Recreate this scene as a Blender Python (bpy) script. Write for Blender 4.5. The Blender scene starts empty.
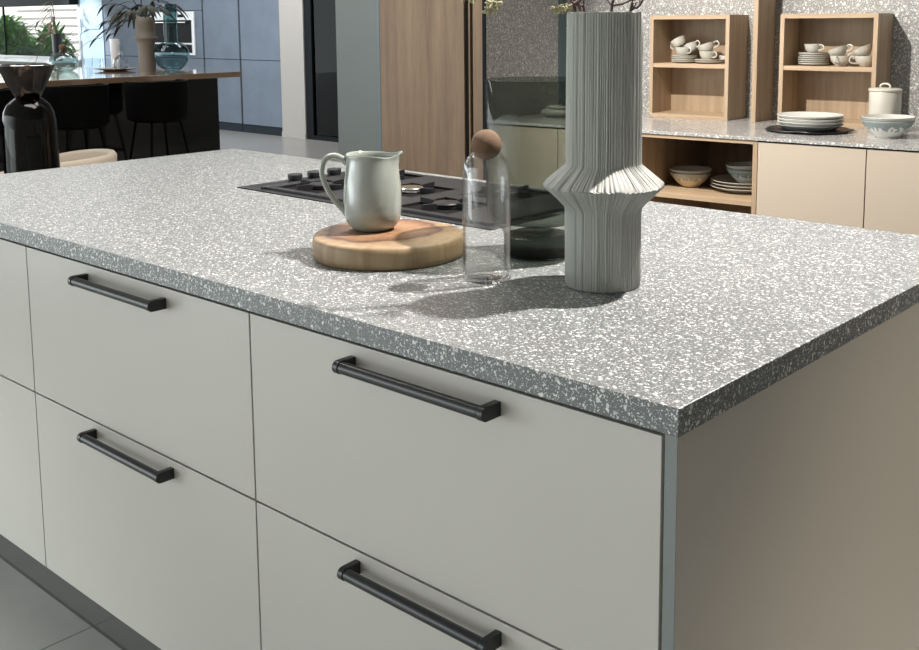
import bpy, bmesh, math, random
from math import sin, cos, pi, radians, sqrt, exp
from mathutils import Vector, Matrix, noise

random.seed(7)
scene = bpy.context.scene
COL = scene.collection
FLOOR = -0.92          # z = 0 is the top of the island worktop

# ------------------------------------------------------------------ helpers
class MB:
    def __init__(self):
        self.v = []; self.f = []
    def add(self, vs, fs):
        n = len(self.v)
        self.v += [tuple(q) for q in vs]
        self.f += [tuple(i + n for i in f) for f in fs]
        return self
    def box(self, x0, x1, y0, y1, z0, z1):
        vs = [(x0,y0,z0),(x1,y0,z0),(x1,y1,z0),(x0,y1,z0),(x0,y0,z1),(x1,y0,z1),(x1,y1,z1),(x0,y1,z1)]
        return self.add(vs, [(0,3,2,1),(4,5,6,7),(0,1,5,4),(1,2,6,5),(2,3,7,6),(3,0,4,7)])
    def obox(self, a, b, w, h, up=(0,0,1)):
        a, b = Vector(a), Vector(b); d = (b-a).normalized(); up = Vector(up)
        s = d.cross(up)
        if s.length < 1e-4: s = d.cross(Vector((1,0,0)))
        s.normalize(); u = s.cross(d).normalized()
        vs = []
        for P in (a, b):
            for sx, su in ((-1,-1),(1,-1),(1,1),(-1,1)):
                vs.append(P + s*sx*w/2 + u*su*h/2)
        return self.add(vs, [(0,1,2,3),(7,6,5,4),(0,4,5,1),(1,5,6,2),(2,6,7,3),(3,7,4,0)])
    def lathe(self, prof, n=48, c=(0,0,0), M=None, deform=None, closed=False):
        rings = []; vs = []; fs = []
        for (r, z) in prof:
            if r < 1e-6:
                rings.append([len(vs)]); vs.append(Vector((0,0,z)))
            else:
                k = len(vs); rings.append(list(range(k, k+n)))
                for i in range(n):
                    t = 2*pi*i/n; q = Vector((r*cos(t), r*sin(t), z))
                    vs.append(deform(q, t) if deform else q)
        pairs = list(zip(rings[:-1], rings[1:]))
        if closed: pairs.append((rings[-1], rings[0]))
        for A, B in pairs:
            if len(A) == 1 and len(B) == 1: continue
            for i in range(n):
                j = (i+1) % n
                if len(A) == 1: fs.append((A[0], B[j], B[i]))
                elif len(B) == 1: fs.append((A[i], A[j], B[0]))
                else: fs.append((A[i], A[j], B[j], B[i]))
        c = Vector(c)
        vs = [(M @ q if M else q) + c for q in vs]
        return self.add(vs, fs)
    def tube(self, pts, r, n=8, caps=True, flat=1.0):
        pts = [Vector(q) for q in pts]; m = len(pts)
        rs = r if isinstance(r, (list, tuple)) else [r]*m
        vs = []; fs = []; prev = None
        for k, P in enumerate(pts):
            d = (pts[min(k+1,m-1)] - pts[max(k-1,0)]).normalized()
            if prev is None:
                a = d.cross(Vector((0,0,1)))
                if a.length < 1e-3: a = d.cross(Vector((1,0,0)))
            else:
                a = prev - d*prev.dot(d)
            a.normalize(); prev = a; b = d.cross(a)
            for i in range(n):
                t = 2*pi*i/n
                vs.append(P + a*cos(t)*rs[k] + b*sin(t)*rs[k]*flat)
        for k in range(m-1):
            for i in range(n):
                j = (i+1) % n
                fs.append((k*n+i, k*n+j, (k+1)*n+j, (k+1)*n+i))
        if caps:
            fs.append(tuple(range(n-1,-1,-1))); fs.append(tuple(range((m-1)*n, m*n)))
        return self.add(vs, fs)
    def sphere(self, c, r, n=16, m=10, sq=(1,1,1)):
        prof = [(r*sin(pi*k/m), -r*cos(pi*k/m)) for k in range(m+1)]
        prof[0] = (0,-r); prof[-1] = (0,r)
        M = Matrix.Diagonal(Vector(sq)).to_3x3()
        return self.lathe(prof, n, c, M)
    def poly(self, pts, z0, z1):
        n = len(pts)
        vs = [(x,y,z0) for x,y in pts] + [(x,y,z1) for x,y in pts]
        fs = [tuple(range(n-1,-1,-1)), tuple(range(n,2*n))] + [(i,(i+1)%n,(i+1)%n+n,i+n) for i in range(n)]
        return self.add(vs, fs)
    def build(self, name, mat, parent=None, loc=(0,0,0), rotz=0, bevel=0, seg=2, smooth=40, col=None):
        me = bpy.data.meshes.new(name); me.from_pydata(self.v, [], self.f); me.update()
        bm = bmesh.new(); bm.from_mesh(me)
        bmesh.ops.recalc_face_normals(bm, faces=bm.faces); bm.to_mesh(me); bm.free()
        if smooth:
            for q in me.polygons: q.use_smooth = True
            me.set_sharp_from_angle(angle=radians(smooth))
        if mat: me.materials.append(mat)
        o = bpy.data.objects.new(name, me); COL.objects.link(o)
        o.location = loc; o.rotation_euler = (0,0,rotz)
        if parent: o.parent = parent
        if bevel:
            b = o.modifiers.new('bevel','BEVEL'); b.width = bevel; b.segments = seg
            b.limit_method = 'ANGLE'; b.angle_limit = radians(40); b.harden_normals = False
        return o

def smooth_path(pts, k=6):
    P = [Vector(q) for q in pts]; P = [P[0]*2-P[1]] + P + [P[-1]*2-P[-2]]
    out = []
    for i in range(1, len(P)-2):
        for j in range(k):
            t = j/k; a,b,c,d = P[i-1],P[i],P[i+1],P[i+2]
            out.append(0.5*((2*b)+(c-a)*t+(2*a-5*b+4*c-d)*t*t+(3*b-a-3*c+d)*t**3))
    out.append(P[-2]); return out

def tag(o, label, cat, group=None, kind=None):
    o['label'] = label; o['category'] = cat
    if group: o['group'] = group
    if kind: o['kind'] = kind
    return o
def thing(name, label, cat, loc=(0,0,0), rotz=0, group=None):
    o = bpy.data.objects.new(name, None); COL.objects.link(o); o.empty_display_size = .05
    o.location = loc; o.rotation_euler = (0,0,rotz)
    return tag(o, label, cat, group)
def struct(name, mb, mat, **k):
    o = mb.build(name, mat, **k); o['kind'] = 'structure'; return o
def copy_tree(o, parent=None):
    c = o.copy(); COL.objects.link(c)
    if parent: c.parent = parent
    for ch in list(o.children): copy_tree(ch, c)
    return c

# ------------------------------------------------------------------ materials
def new_mat(name):
    m = bpy.data.materials.new(name); m.use_nodes = True
    nt = m.node_tree; b = nt.nodes['Principled BSDF']
    return m, nt, b
def N(nt, t, **k):
    n = nt.nodes.new(t)
    for a, v in k.items(): setattr(n, a, v)
    return n
def plain(name, col, rough=.5, metal=0, spec=.5, coat=0, bump=0, bscale=200, var=0, vscale=6):
    m, nt, b = new_mat(name)
    b.inputs['Base Color'].default_value = (*col, 1); b.inputs['Roughness'].default_value = rough
    b.inputs['Metallic'].default_value = metal; b.inputs['Specular IOR Level'].default_value = spec
    b.inputs['Coat Weight'].default_value = coat; b.inputs['Coat Roughness'].default_value = .08
    tc = N(nt,'ShaderNodeTexCoord')
    nz = N(nt,'ShaderNodeTexNoise'); nz.inputs['Scale'].default_value = vscale; nz.inputs['Detail'].default_value = 5
    nt.links.new(tc.outputs['Object'], nz.inputs['Vector'])
    mx = N(nt,'ShaderNodeMix', data_type='RGBA')
    d = var if var else .02
    mx.inputs[6].default_value = (*[max(0,c*(1-d)) for c in col],1); mx.inputs[7].default_value = (*[min(1,c*(1+d)) for c in col],1)
    nt.links.new(nz.outputs['Fac'], mx.inputs[0]); nt.links.new(mx.outputs[2], b.inputs['Base Color'])
    if bump:
        n2 = N(nt,'ShaderNodeTexNoise'); n2.inputs['Scale'].default_value = bscale; n2.inputs['Detail'].default_value = 3
        nt.links.new(tc.outputs['Object'], n2.inputs['Vector'])
        bp = N(nt,'ShaderNodeBump'); bp.inputs['Strength'].default_value = bump; bp.inputs['Distance'].default_value = .002
        nt.links.new(n2.outputs['Fac'], bp.inputs['Height']); nt.links.new(bp.outputs['Normal'], b.inputs['Normal'])
    return m
def terrazzo(name, base, base2, chipA, chipB, s=1.0, rough=.3, dens=1.0, spec=.5):
    m, nt, b = new_mat(name); L = nt.links.new
    b.inputs['Roughness'].default_value = rough; b.inputs['Specular IOR Level'].default_value = spec
    tc = N(nt,'ShaderNodeTexCoord')
    dn = N(nt,'ShaderNodeTexNoise'); dn.inputs['Scale'].default_value = 150*s; L(tc.outputs['Object'], dn.inputs['Vector'])
    sub = N(nt,'ShaderNodeVectorMath', operation='SUBTRACT'); L(dn.outputs['Color'], sub.inputs[0]); sub.inputs[1].default_value = (.5,.5,.5)
    sc = N(nt,'ShaderNodeVectorMath', operation='SCALE'); L(sub.outputs[0], sc.inputs[0]); sc.inputs['Scale'].default_value = .008/s
    ad = N(nt,'ShaderNodeVectorMath', operation='ADD'); L(tc.outputs['Object'], ad.inputs[0]); L(sc.outputs[0], ad.inputs[1])
    bn = N(nt,'ShaderNodeTexNoise'); bn.inputs['Scale'].default_value = 60*s; bn.inputs['Detail'].default_value = 4; L(tc.outputs['Object'], bn.inputs['Vector'])
    bm_ = N(nt,'ShaderNodeMix', data_type='RGBA'); bm_.inputs[6].default_value = (*base,1); bm_.inputs[7].default_value = (*base2,1); L(bn.outputs['Fac'], bm_.inputs[0])
    cur = bm_.outputs[2]
    for scale, thr, off in ((520, .34, 3.1), (270, .36, 0.0), (135, .34, 7.7)):
        mp = N(nt,'ShaderNodeMapping'); mp.inputs['Location'].default_value = (off,off*.7,off*.3); mp.inputs['Rotation'].default_value = (off,off*.5,.3)
        mp.inputs['Scale'].default_value = (1, 1.35, 1)
        L(ad.outputs[0], mp.inputs['Vector'])
        vo = N(nt,'ShaderNodeTexVoronoi'); vo.inputs['Scale'].default_value = scale*s; L(mp.outputs[0], vo.inputs['Vector'])
        sp = N(nt,'ShaderNodeSeparateColor'); L(vo.outputs['Color'], sp.inputs[0])
        th = N(nt,'ShaderNodeMath', operation='MULTIPLY_ADD'); L(sp.outputs[0], th.inputs[0]); th.inputs[1].default_value = thr*dens; th.inputs[2].default_value = .10*dens
        df = N(nt,'ShaderNodeMath', operation='SUBTRACT'); L(th.outputs[0], df.inputs[0]); L(vo.outputs['Distance'], df.inputs[1])
        ml = N(nt,'ShaderNodeMath', operation='MULTIPLY', use_clamp=True); L(df.outputs[0], ml.inputs[0]); ml.inputs[1].default_value = 14
        cc = N(nt,'ShaderNodeMix', data_type='RGBA'); cc.inputs[6].default_value = (*chipA,1); cc.inputs[7].default_value = (*chipB,1); L(sp.outputs[1], cc.inputs[0])
        mx = N(nt,'ShaderNodeMix', data_type='RGBA'); L(ml.outputs[0], mx.inputs[0]); L(cur, mx.inputs[6]); L(cc.outputs[2], mx.inputs[7])
        cur = mx.outputs[2]
    L(cur, b.inputs['Base Color'])
    return m
def wood(name, c1, c2, rough=.5, axis='Z', s=1.0, streak=1.0):
    m, nt, b = new_mat(name); L = nt.links.new
    b.inputs['Roughness'].default_value = rough; b.inputs['Specular IOR Level'].default_value = .35
    tc = N(nt,'ShaderNodeTexCoord'); mp = N(nt,'ShaderNodeMapping')
    st = {'Z':(1,1,.05),'X':(.05,1,1),'Y':(1,.05,1)}[axis]
    mp.inputs['Scale'].default_value = [q*s for q in st]; L(tc.outputs['Object'], mp.inputs['Vector'])
    n1 = N(nt,'ShaderNodeTexNoise'); n1.inputs['Scale'].default_value = 22; n1.inputs['Detail'].default_value = 6; n1.inputs['Distortion'].default_value = .6; L(mp.outputs[0], n1.inputs['Vector'])
    n2 = N(nt,'ShaderNodeTexNoise'); n2.inputs['Scale'].default_value = 170; n2.inputs['Detail'].default_value = 3; L(mp.outputs[0], n2.inputs['Vector'])
    ad = N(nt,'ShaderNodeMath', operation='MULTIPLY_ADD'); L(n2.outputs['Fac'], ad.inputs[0]); ad.inputs[1].default_value = .5; 
    L(n1.outputs['Fac'], ad.inputs[2])
    rp = N(nt,'ShaderNodeMapRange'); rp.inputs['From Min'].default_value = .5; rp.inputs['From Max'].default_value = 1.0; L(ad.outputs[0], rp.inputs['Value'])
    mx = N(nt,'ShaderNodeMix', data_type='RGBA'); mx.inputs[6].default_value = (*c1,1); mx.inputs[7].default_value = (*c2,1); L(rp.outputs[0], mx.inputs[0])
    L(mx.outputs[2], b.inputs['Base Color'])
    bp = N(nt,'ShaderNodeBump'); bp.inputs['Strength'].default_value = .15; bp.inputs['Distance'].default_value = .001
    L(n2.outputs['Fac'], bp.inputs['Height']); L(bp.outputs['Normal'], b.inputs['Normal'])
    return m
def glass(name, tint, edge, rough=.0, refl=1.0, ior=1.5, power=1.0):
    """thin-walled glass: clear or tinted transmission, darker at grazing angles, plus a fresnel gloss"""
    m = bpy.data.materials.new(name); m.use_nodes = True; nt = m.node_tree; nt.nodes.clear(); L = nt.links.new
    out = N(nt,'ShaderNodeOutputMaterial'); tr = N(nt,'ShaderNodeBsdfTransparent'); gl = N(nt,'ShaderNodeBsdfGlossy')
    gl.inputs['Roughness'].default_value = rough
    lw = N(nt,'ShaderNodeLayerWeight'); lw.inputs['Blend'].default_value = .5
    pw = N(nt,'ShaderNodeMath', operation='POWER'); L(lw.outputs['Facing'], pw.inputs[0]); pw.inputs[1].default_value = 2.5*power
    cm = N(nt,'ShaderNodeMix', data_type='RGBA'); cm.inputs[6].default_value = (*tint,1); cm.inputs[7].default_value = (*edge,1); L(pw.outputs[0], cm.inputs[0])
    L(cm.outputs[2], tr.inputs['Color'])
    fr = N(nt,'ShaderNodeFresnel'); ge = N(nt,'ShaderNodeNewGeometry')
    io = N(nt,'ShaderNodeMapRange'); io.inputs['To Min'].default_value = ior; io.inputs['To Max'].default_value = 1/ior
    L(ge.outputs['Backfacing'], io.inputs['Value']); L(io.outputs[0], fr.inputs['IOR'])
    ml = N(nt,'ShaderNodeMath', operation='MULTIPLY', use_clamp=True); L(fr.outputs[0], ml.inputs[0]); ml.inputs[1].default_value = refl
    mx = N(nt,'ShaderNodeMixShader'); L(ml.outputs[0], mx.inputs[0]); L(tr.outputs[0], mx.inputs[1]); L(gl.outputs[0], mx.inputs[2])
    L(mx.outputs[0], out.inputs['Surface'])
    return m
def leafmat(name, c1, c2, trans=.3):
    m, nt, b = new_mat(name); L = nt.links.new
    b.inputs['Roughness'].default_value = .6; b.inputs['Specular IOR Level'].default_value = .15
    tc = N(nt,'ShaderNodeTexCoord'); nz = N(nt,'ShaderNodeTexNoise'); nz.inputs['Scale'].default_value = 9; L(tc.outputs['Object'], nz.inputs['Vector'])
    mx = N(nt,'ShaderNodeMix', data_type='RGBA'); mx.inputs[6].default_value = (*c1,1); mx.inputs[7].default_value = (*c2,1); L(nz.outputs['Fac'], mx.inputs[0])
    L(mx.outputs[2], b.inputs['Base Color'])
    if trans:
        t = N(nt,'ShaderNodeBsdfTranslucent'); L(mx.outputs[2], t.inputs['Color'])
        ms = N(nt,'ShaderNodeMixShader'); ms.inputs[0].default_value = trans
        out = nt.nodes['Material Output']; L(b.outputs[0], ms.inputs[1]); L(t.outputs[0], ms.inputs[2]); L(ms.outputs[0], out.inputs['Surface'])
    return m
def tiles(name, col, joint, size, off, rough):
    m, nt, b = new_mat(name); L = nt.links.new
    b.inputs['Roughness'].default_value = rough
    tc = N(nt,'ShaderNodeTexCoord')
    sp = N(nt,'ShaderNodeSeparateXYZ'); L(tc.outputs['Object'], sp.inputs[0])
    masks = []
    for ax in (0,1):
        a = N(nt,'ShaderNodeMath', operation='ADD'); L(sp.outputs[ax], a.inputs[0]); a.inputs[1].default_value = 100*size[ax] - off[ax]
        mo = N(nt,'ShaderNodeMath', operation='MODULO'); L(a.outputs[0], mo.inputs[0]); mo.inputs[1].default_value = size[ax]
        lt = N(nt,'ShaderNodeMath', operation='LESS_THAN'); L(mo.outputs[0], lt.inputs[0]); lt.inputs[1].default_value = .004
        masks.append(lt)
    mm = N(nt,'ShaderNodeMath', operation='MAXIMUM'); L(masks[0].outputs[0], mm.inputs[0]); L(masks[1].outputs[0], mm.inputs[1])
    nz = N(nt,'ShaderNodeTexNoise'); nz.inputs['Scale'].default_value = 3.2; nz.inputs['Detail'].default_value = 8; nz.inputs['Roughness'].default_value = .65; L(tc.outputs['Object'], nz.inputs['Vector'])
    c = N(nt,'ShaderNodeMix', data_type='RGBA'); c.inputs[6].default_value = (*[q*.7 for q in col],1); c.inputs[7].default_value = (*[q*1.3 for q in col],1); L(nz.outputs['Fac'], c.inputs[0])
    v = N(nt,'ShaderNodeTexVoronoi'); v.inputs['Scale'].default_value = 14; L(tc.outputs['Object'], v.inputs['Vector'])
    vs = N(nt,'ShaderNodeMath', operation='LESS_THAN'); L(v.outputs['Distance'], vs.inputs[0]); vs.inputs[1].default_value = .035
    c2 = N(nt,'ShaderNodeMix', data_type='RGBA'); L(vs.outputs[0], c2.inputs[0]); L(c.outputs[2], c2.inputs[6]); c2.inputs[7].default_value = (*[min(1,q*2.2) for q in col],1)
    fm = N(nt,'ShaderNodeMix', data_type='RGBA'); L(mm.outputs[0], fm.inputs[0]); L(c2.outputs[2], fm.inputs[6]); fm.inputs[7].default_value = (*joint,1)
    L(fm.outputs[2], b.inputs['Base Color'])
    return m
def logmat(name):
    """turned slab of wood: growth rings around an off-centre pith, a darker heartwood crescent"""
    m, nt, b = new_mat(name); L = nt.links.new
    b.inputs['Roughness'].default_value = .55
    tc = N(nt,'ShaderNodeTexCoord')
    mp = N(nt,'ShaderNodeMapping'); mp.inputs['Location'].default_value = (.02,-.02,0); mp.inputs['Scale'].default_value = (1,1,.15); L(tc.outputs['Object'], mp.inputs['Vector'])
    nz = N(nt,'ShaderNodeTexNoise'); nz.inputs['Scale'].default_value = 9; nz.inputs['Detail'].default_value = 5; L(mp.outputs[0], nz.inputs['Vector'])
    sb = N(nt,'ShaderNodeVectorMath', operation='SUBTRACT'); L(nz.outputs['Color'], sb.inputs[0]); sb.inputs[1].default_value = (.5,.5,.5)
    sc = N(nt,'ShaderNodeVectorMath', operation='SCALE'); L(sb.outputs[0], sc.inputs[0]); sc.inputs['Scale'].default_value = .09
    ad = N(nt,'ShaderNodeVectorMath', operation='ADD'); L(mp.outputs[0], ad.inputs[0]); L(sc.outputs[0], ad.inputs[1])
    ln = N(nt,'ShaderNodeVectorMath', operation='LENGTH')
    fl = N(nt,'ShaderNodeVectorMath', operation='MULTIPLY'); L(ad.outputs[0], fl.inputs[0]); fl.inputs[1].default_value = (1,1,.0); L(fl.outputs[0], ln.inputs[0])
    wv = N(nt,'ShaderNodeMath', operation='MULTIPLY'); L(ln.outputs['Value'], wv.inputs[0]); wv.inputs[1].default_value = 420
    sn = N(nt,'ShaderNodeMath', operation='SINE'); L(wv.outputs[0], sn.inputs[0])
    rp = N(nt,'ShaderNodeValToRGB'); e = rp.color_ramp.elements
    e[0].position = 0; e[0].color = (0.222,0.118,0.059,1); e[1].position = 1; e[1].color = (0.296,0.215,0.122,1)
    for pos, c in ((.34,(0.266,0.155,0.081,1)),(.46,(0.200,0.100,0.052,1)),(.52,(0.081,0.041,0.022,1)),(.58,(0.266,0.178,0.104,1)),(.75,(0.311,0.229,0.133,1))):
        q = e.new(pos); q.color = c
    r2 = N(nt,'ShaderNodeMapRange'); r2.inputs['From Max'].default_value = .205; L(ln.outputs['Value'], r2.inputs['Value']); L(r2.outputs[0], rp.inputs[0])
    mu = N(nt,'ShaderNodeMix', data_type='RGBA', blend_type='MULTIPLY'); 
    mr = N(nt,'ShaderNodeMapRange'); mr.inputs['From Min'].default_value = -1; mr.inputs['To Min'].default_value = .0; mr.inputs['To Max'].default_value = .30; L(sn.outputs[0], mr.inputs['Value'])
    L(mr.outputs[0], mu.inputs[0]); L(rp.outputs[0], mu.inputs[6]); mu.inputs[7].default_value = (.62,.5,.4,1)
    # vertical streaks on the rim
    m3 = N(nt,'ShaderNodeMapping'); m3.inputs['Scale'].default_value = (1,1,.12); L(tc.outputs['Object'], m3.inputs['Vector'])
    n3 = N(nt,'ShaderNodeTexNoise'); n3.inputs['Scale'].default_value = 55; n3.inputs['Detail'].default_value = 4; L(m3.outputs[0], n3.inputs['Vector'])
    m4 = N(nt,'ShaderNodeMix', data_type='RGBA', blend_type='MULTIPLY'); 
    mr2 = N(nt,'ShaderNodeMapRange'); mr2.inputs['From Min'].default_value = .45; mr2.inputs['From Max'].default_value = .75; mr2.inputs['To Max'].default_value = .75; L(n3.outputs['Fac'], mr2.inputs['Value'])
    L(mr2.outputs[0], m4.inputs[0]); L(mu.outputs[2], m4.inputs[6]); m4.inputs[7].default_value = (.66,.55,.42,1)
    L(m4.outputs[2], b.inputs['Base Color'])
    return m
def dripglaze(name, top, drip, z0, n=40, amp=.010):
    """glaze with a wavy lower edge running around the bowl"""
    m, nt, b = new_mat(name); L = nt.links.new
    b.inputs['Roughness'].default_value = .25
    tc = N(nt,'ShaderNodeTexCoord'); sp = N(nt,'ShaderNodeSeparateXYZ'); L(tc.outputs['Object'], sp.inputs[0])
    mp = N(nt,'ShaderNodeMapping'); mp.inputs['Scale'].default_value = (1,1,0); L(tc.outputs['Object'], mp.inputs['Vector'])
    nz = N(nt,'ShaderNodeTexNoise'); nz.inputs['Scale'].default_value = n*2.2; nz.inputs['Detail'].default_value = 0; L(mp.outputs[0], nz.inputs['Vector'])
    a = N(nt,'ShaderNodeMath', operation='MULTIPLY_ADD'); L(nz.outputs['Fac'], a.inputs[0]); a.inputs[1].default_value = amp*5; a.inputs[2].default_value = z0-amp*2.5
    g = N(nt,'ShaderNodeMath', operation='GREATER_THAN'); L(sp.outputs[2], g.inputs[0]); L(a.outputs[0], g.inputs[1])
    mx = N(nt,'ShaderNodeMix', data_type='RGBA'); L(g.outputs[0], mx.inputs[0]); mx.inputs[6].default_value = (*drip,1); mx.inputs[7].default_value = (*top,1)
    L(mx.outputs[2], b.inputs['Base Color'])
    return m

M_TERR = terrazzo('terrazzo_worktop', (.066,.080,.082), (.122,.134,.134), (.68,.67,.645), (.42,.44,.44), .80, .38, .92, .75)
M_TERRW = terrazzo('terrazzo_wall', (.19,.19,.185), (.27,.27,.26), (.70,.70,.68), (.48,.48,.47), .54, .45, 1.05)
M_TERRC = terrazzo('terrazzo_counter', (.24,.24,.235), (.34,.34,.33), (.85,.84,.82), (.6,.6,.59), .62, .18, 1.0)
M_FRONT = plain('satin_lacquer_front', (.49,.478,.437), .28, spec=.6)
M_PANEL = plain('satin_lacquer_panel', (.45,.43,.385), .34, spec=.45)
M_EDGE = plain('blue_grey_edge_band', (.195,.212,.208), .5)
M_BEIGE = plain('beige_lacquer', (.50,.43,.35), .4)
M_DARK = plain('dark_gap', (.012,.012,.012), .8, spec=.1)
M_PLINTH = plain('brushed_plinth', (.24,.24,.235), .16, metal=.85)
M_BLACK = plain('matt_black_metal', (.016,.018,.020), .36, metal=.1, spec=.5)
M_BLACKG = plain('gloss_black', (.006,.006,.006), .10, spec=.5)
M_STOOL = plain('black_plastic', (.0022,.0022,.0022), .7, spec=.08)
M_OAK = wood('oak', (.46,.345,.235), (.32,.23,.15), .5, 'Z', 1.3)
M_OAKX = wood('oak_horizontal', (.50,.375,.255), (.36,.26,.165), .5, 'X', 1.3)
M_PANTRY = wood('walnut_veneer', (.255,.178,.112), (.135,.092,.058), .5, 'Z', .9)
M_TOPW = wood('island_wood_top', (.36,.24,.15), (.27,.18,.11), .16, 'Y', 1.0)
M_TOPW.node_tree.nodes['Principled BSDF'].inputs['Coat Weight'].default_value = 1
M_TOPW.node_tree.nodes['Principled BSDF'].inputs['Coat Roughness'].default_value = .06
M_LOG = logmat('sliced_log')
M_VASE = plain('grey_stoneware', (.315,.325,.30), .62, bump=.25, bscale=600)
M_JUG = plain('glazed_sage', (.285,.312,.28), .12, spec=.6, coat=.6, var=.10, vscale=14)
M_WHITEC = plain('cream_ceramic', (.50,.48,.42), .3)
M_PLATE = plain('white_ceramic', (.66,.66,.63), .25)
M_GREYC = plain('grey_ceramic', (.36,.38,.37), .3)
M_GREYP = plain('saucer_grey', (.50,.49,.45), .35)
M_BOWL = dripglaze('drip_glazed_bowl', (.27,.32,.32), (.72,.72,.68), .034)
M_BOWL2 = dripglaze('drip_glazed_bowl_sand', (.36,.35,.31), (.70,.56,.38), .034)
M_CORK = plain('cork', (.13,.072,.037), .8, bump=.8, bscale=700, var=.35, vscale=120)
M_CLEAR = glass('clear_glass', (.99,.99,.988), (.38,.42,.41), refl=1.25, power=2.4)
M_SMOKE = glass('smoked_glass', (.69,.71,.68), (.17,.20,.185), refl=.4, power=1.6)
M_SMOKED = glass('smoked_glass_base', (.27,.30,.28), (.03,.04,.035), refl=.8)
M_DARKGL = glass('dark_green_glass', (.12,.155,.13), (.02,.03,.025), refl=.6)
M_AMBGL = glass('brown_smoked_glass', (.30,.25,.22), (.05,.045,.04), refl=1.0)
M_TEAL = glass('teal_glass', (.66,.76,.785), (.30,.44,.50), refl=1.0, power=1.5)
M_TEALD = glass('teal_glass_thick', (.52,.66,.67), (.22,.38,.40), refl=.9, power=1.5)
M_TEALP = glass('pale_teal_glass', (.82,.89,.89), (.40,.55,.56), refl=1.1, power=1.5)
M_CRYST = glass('cut_crystal', (.96,.98,1.0), (.35,.43,.48), refl=1.4)
M_HOB = plain('hob_plate', (.024,.025,.027), .42, metal=.6)
M_RIB = plain('hob_rib', (.040,.042,.045), .45, metal=.5)
M_IRON = plain('cast_iron', (.008,.008,.009), .5, spec=.3)
M_WELL = plain('burner_well_black', (.004,.004,.004), .8, spec=.1)
M_STEEL = plain('polished_steel', (.75,.74,.70), .2, metal=1)
M_BRASS = plain('brass', (.55,.43,.2), .3, metal=1)
M_WALL = plain('warm_white_wall', (.47,.45,.42), .8, spec=.2)
M_PILLAR = plain('grey_concrete', (.165,.187,.187), .75, spec=.2, var=.08, vscale=2.5)
M_PILBLUE = plain('blue_grey_edge', (.13,.17,.19), .6)
M_BLUECAB = plain('blue_grey_concrete_front', (.175,.215,.27), .65, spec=.15, var=.25, vscale=3.0)
M_BLUEPL = plain('dark_blue_plinth', (.012,.02,.03), .6, spec=.15)
M_FRAME = plain('door_frame_black', (.006,.008,.010), .6, spec=.12)
M_WHITE = plain('white_lacquer', (.80,.82,.85), .3)
M_WHITE_SHADE = plain('white_lacquer_blue_shade', (.36,.50,.62), .4)  # bluish shade on the white cupboard, put into its base colour
M_TRIMTEAL = plain('petrol_profile', (.075,.125,.14), .5)
M_FABRIC = plain('beige_fabric', (.42,.365,.295), .9, bump=.6, bscale=900)
M_TAN = plain('tan_seat_leather', (.52,.36,.22), .6)
M_STONEV = plain('taupe_stoneware', (.29,.255,.22), .7, bump=.3, bscale=120)
M_TWIG = plain('dark_twig', (.085,.05,.045), .7, bump=.5, bscale=400)
M_BUD = plain('pale_green_bud', (.38,.36,.21), .7, var=.35, vscale=70)
M_LEAFD = leafmat('olive_leaf', (.022,.027,.018), (.05,.047,.03), .05)
M_LEAFB = leafmat('bright_leaf', (.09,.36,.05), (.30,.62,.16), .5)
M_LEAFF = leafmat('fern_leaf', (.015,.09,.04), (.06,.22,.09), .25)
M_PALELEAF = leafmat('pale_dry_leaf', (.45,.45,.38), (.60,.58,.48), .1)
M_CLOTH = plain('grey_linen', (.30,.31,.29), .9, bump=.5, bscale=500)
M_FLOOR = tiles('grey_floor_tile', (.26,.26,.245), (.07,.07,.07), (.9,.6), (-1.554,.066), .35)
M_FLOORL = plain('polished_concrete', (.34,.335,.32), .25, var=.1, vscale=1.5)
M_CEIL = plain('ceiling_paint', (.6,.6,.59), .9)
M_GROUND = plain('pale_paving', (.62,.60,.57), .8)
M_FACADE = plain('pale_facade', (.60,.585,.57), .8)
M_FACADER = plain('rose_plaster', (.42,.34,.31), .85, var=.15, vscale=3)
M_BLIND = plain('charcoal_blind_box', (.010,.014,.017), .6, spec=.1)
M_OVENG = plain('oven_glass', (.004,.0045,.005), .5, spec=.05)
M_OVENW = plain('oven_white', (.75,.78,.80), .25)
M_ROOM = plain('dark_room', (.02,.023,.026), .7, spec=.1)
M_DOORGL = glass('dark_door_glass', (.22,.25,.27), (.05,.06,.07), refl=.25)
M_PANE = glass('window_glass', (.98,.99,.99), (.93,.96,.96), refl=.04)

# ------------------------------------------------------------------ camera
R = Matrix(((0.7447043333032295,-0.08213627896334309,0.6623209853518521),
            (0.6673645614934781,0.10105089922488972,-0.7378436540544743),
            (-0.006324398944568935,0.9914849204319232,0.1300678843300408)))
C0 = Vector((0.596471814950948,-1.0020429102217778,0.4361888227121126))
cam = bpy.data.cameras.new('camera'); co = bpy.data.objects.new('camera', cam); COL.objects.link(co)
co.matrix_world = Matrix.Translation(C0) @ R.to_4x4()
cam.sensor_fit = 'HORIZONTAL'; cam.sensor_width = 36
cam.lens = 1050.9438/919*36
cam.shift_x = (459.5-478.5718)/919; cam.shift_y = (160.123-325)/919
cam.clip_start = .05; cam.clip_end = 200
scene.camera = co
RIGHT = Vector((R[0][0], R[1][0], 0)).normalized()      # horizontal direction from jug handle to spout

# ------------------------------------------------------------------ floor
struct('floor', MB().box(-5.2, 6, -6, 7.6, FLOOR-.1, FLOOR), M_FLOOR, smooth=0)
struct('floor_far', MB().box(-22, -5.201, -6, 7.6, FLOOR-.1, FLOOR), M_FLOORL, smooth=0)
struct('ceiling', MB().box(-22, 6, -6, 7.6, 2.32, 2.42), M_CEIL, smooth=0)

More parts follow.
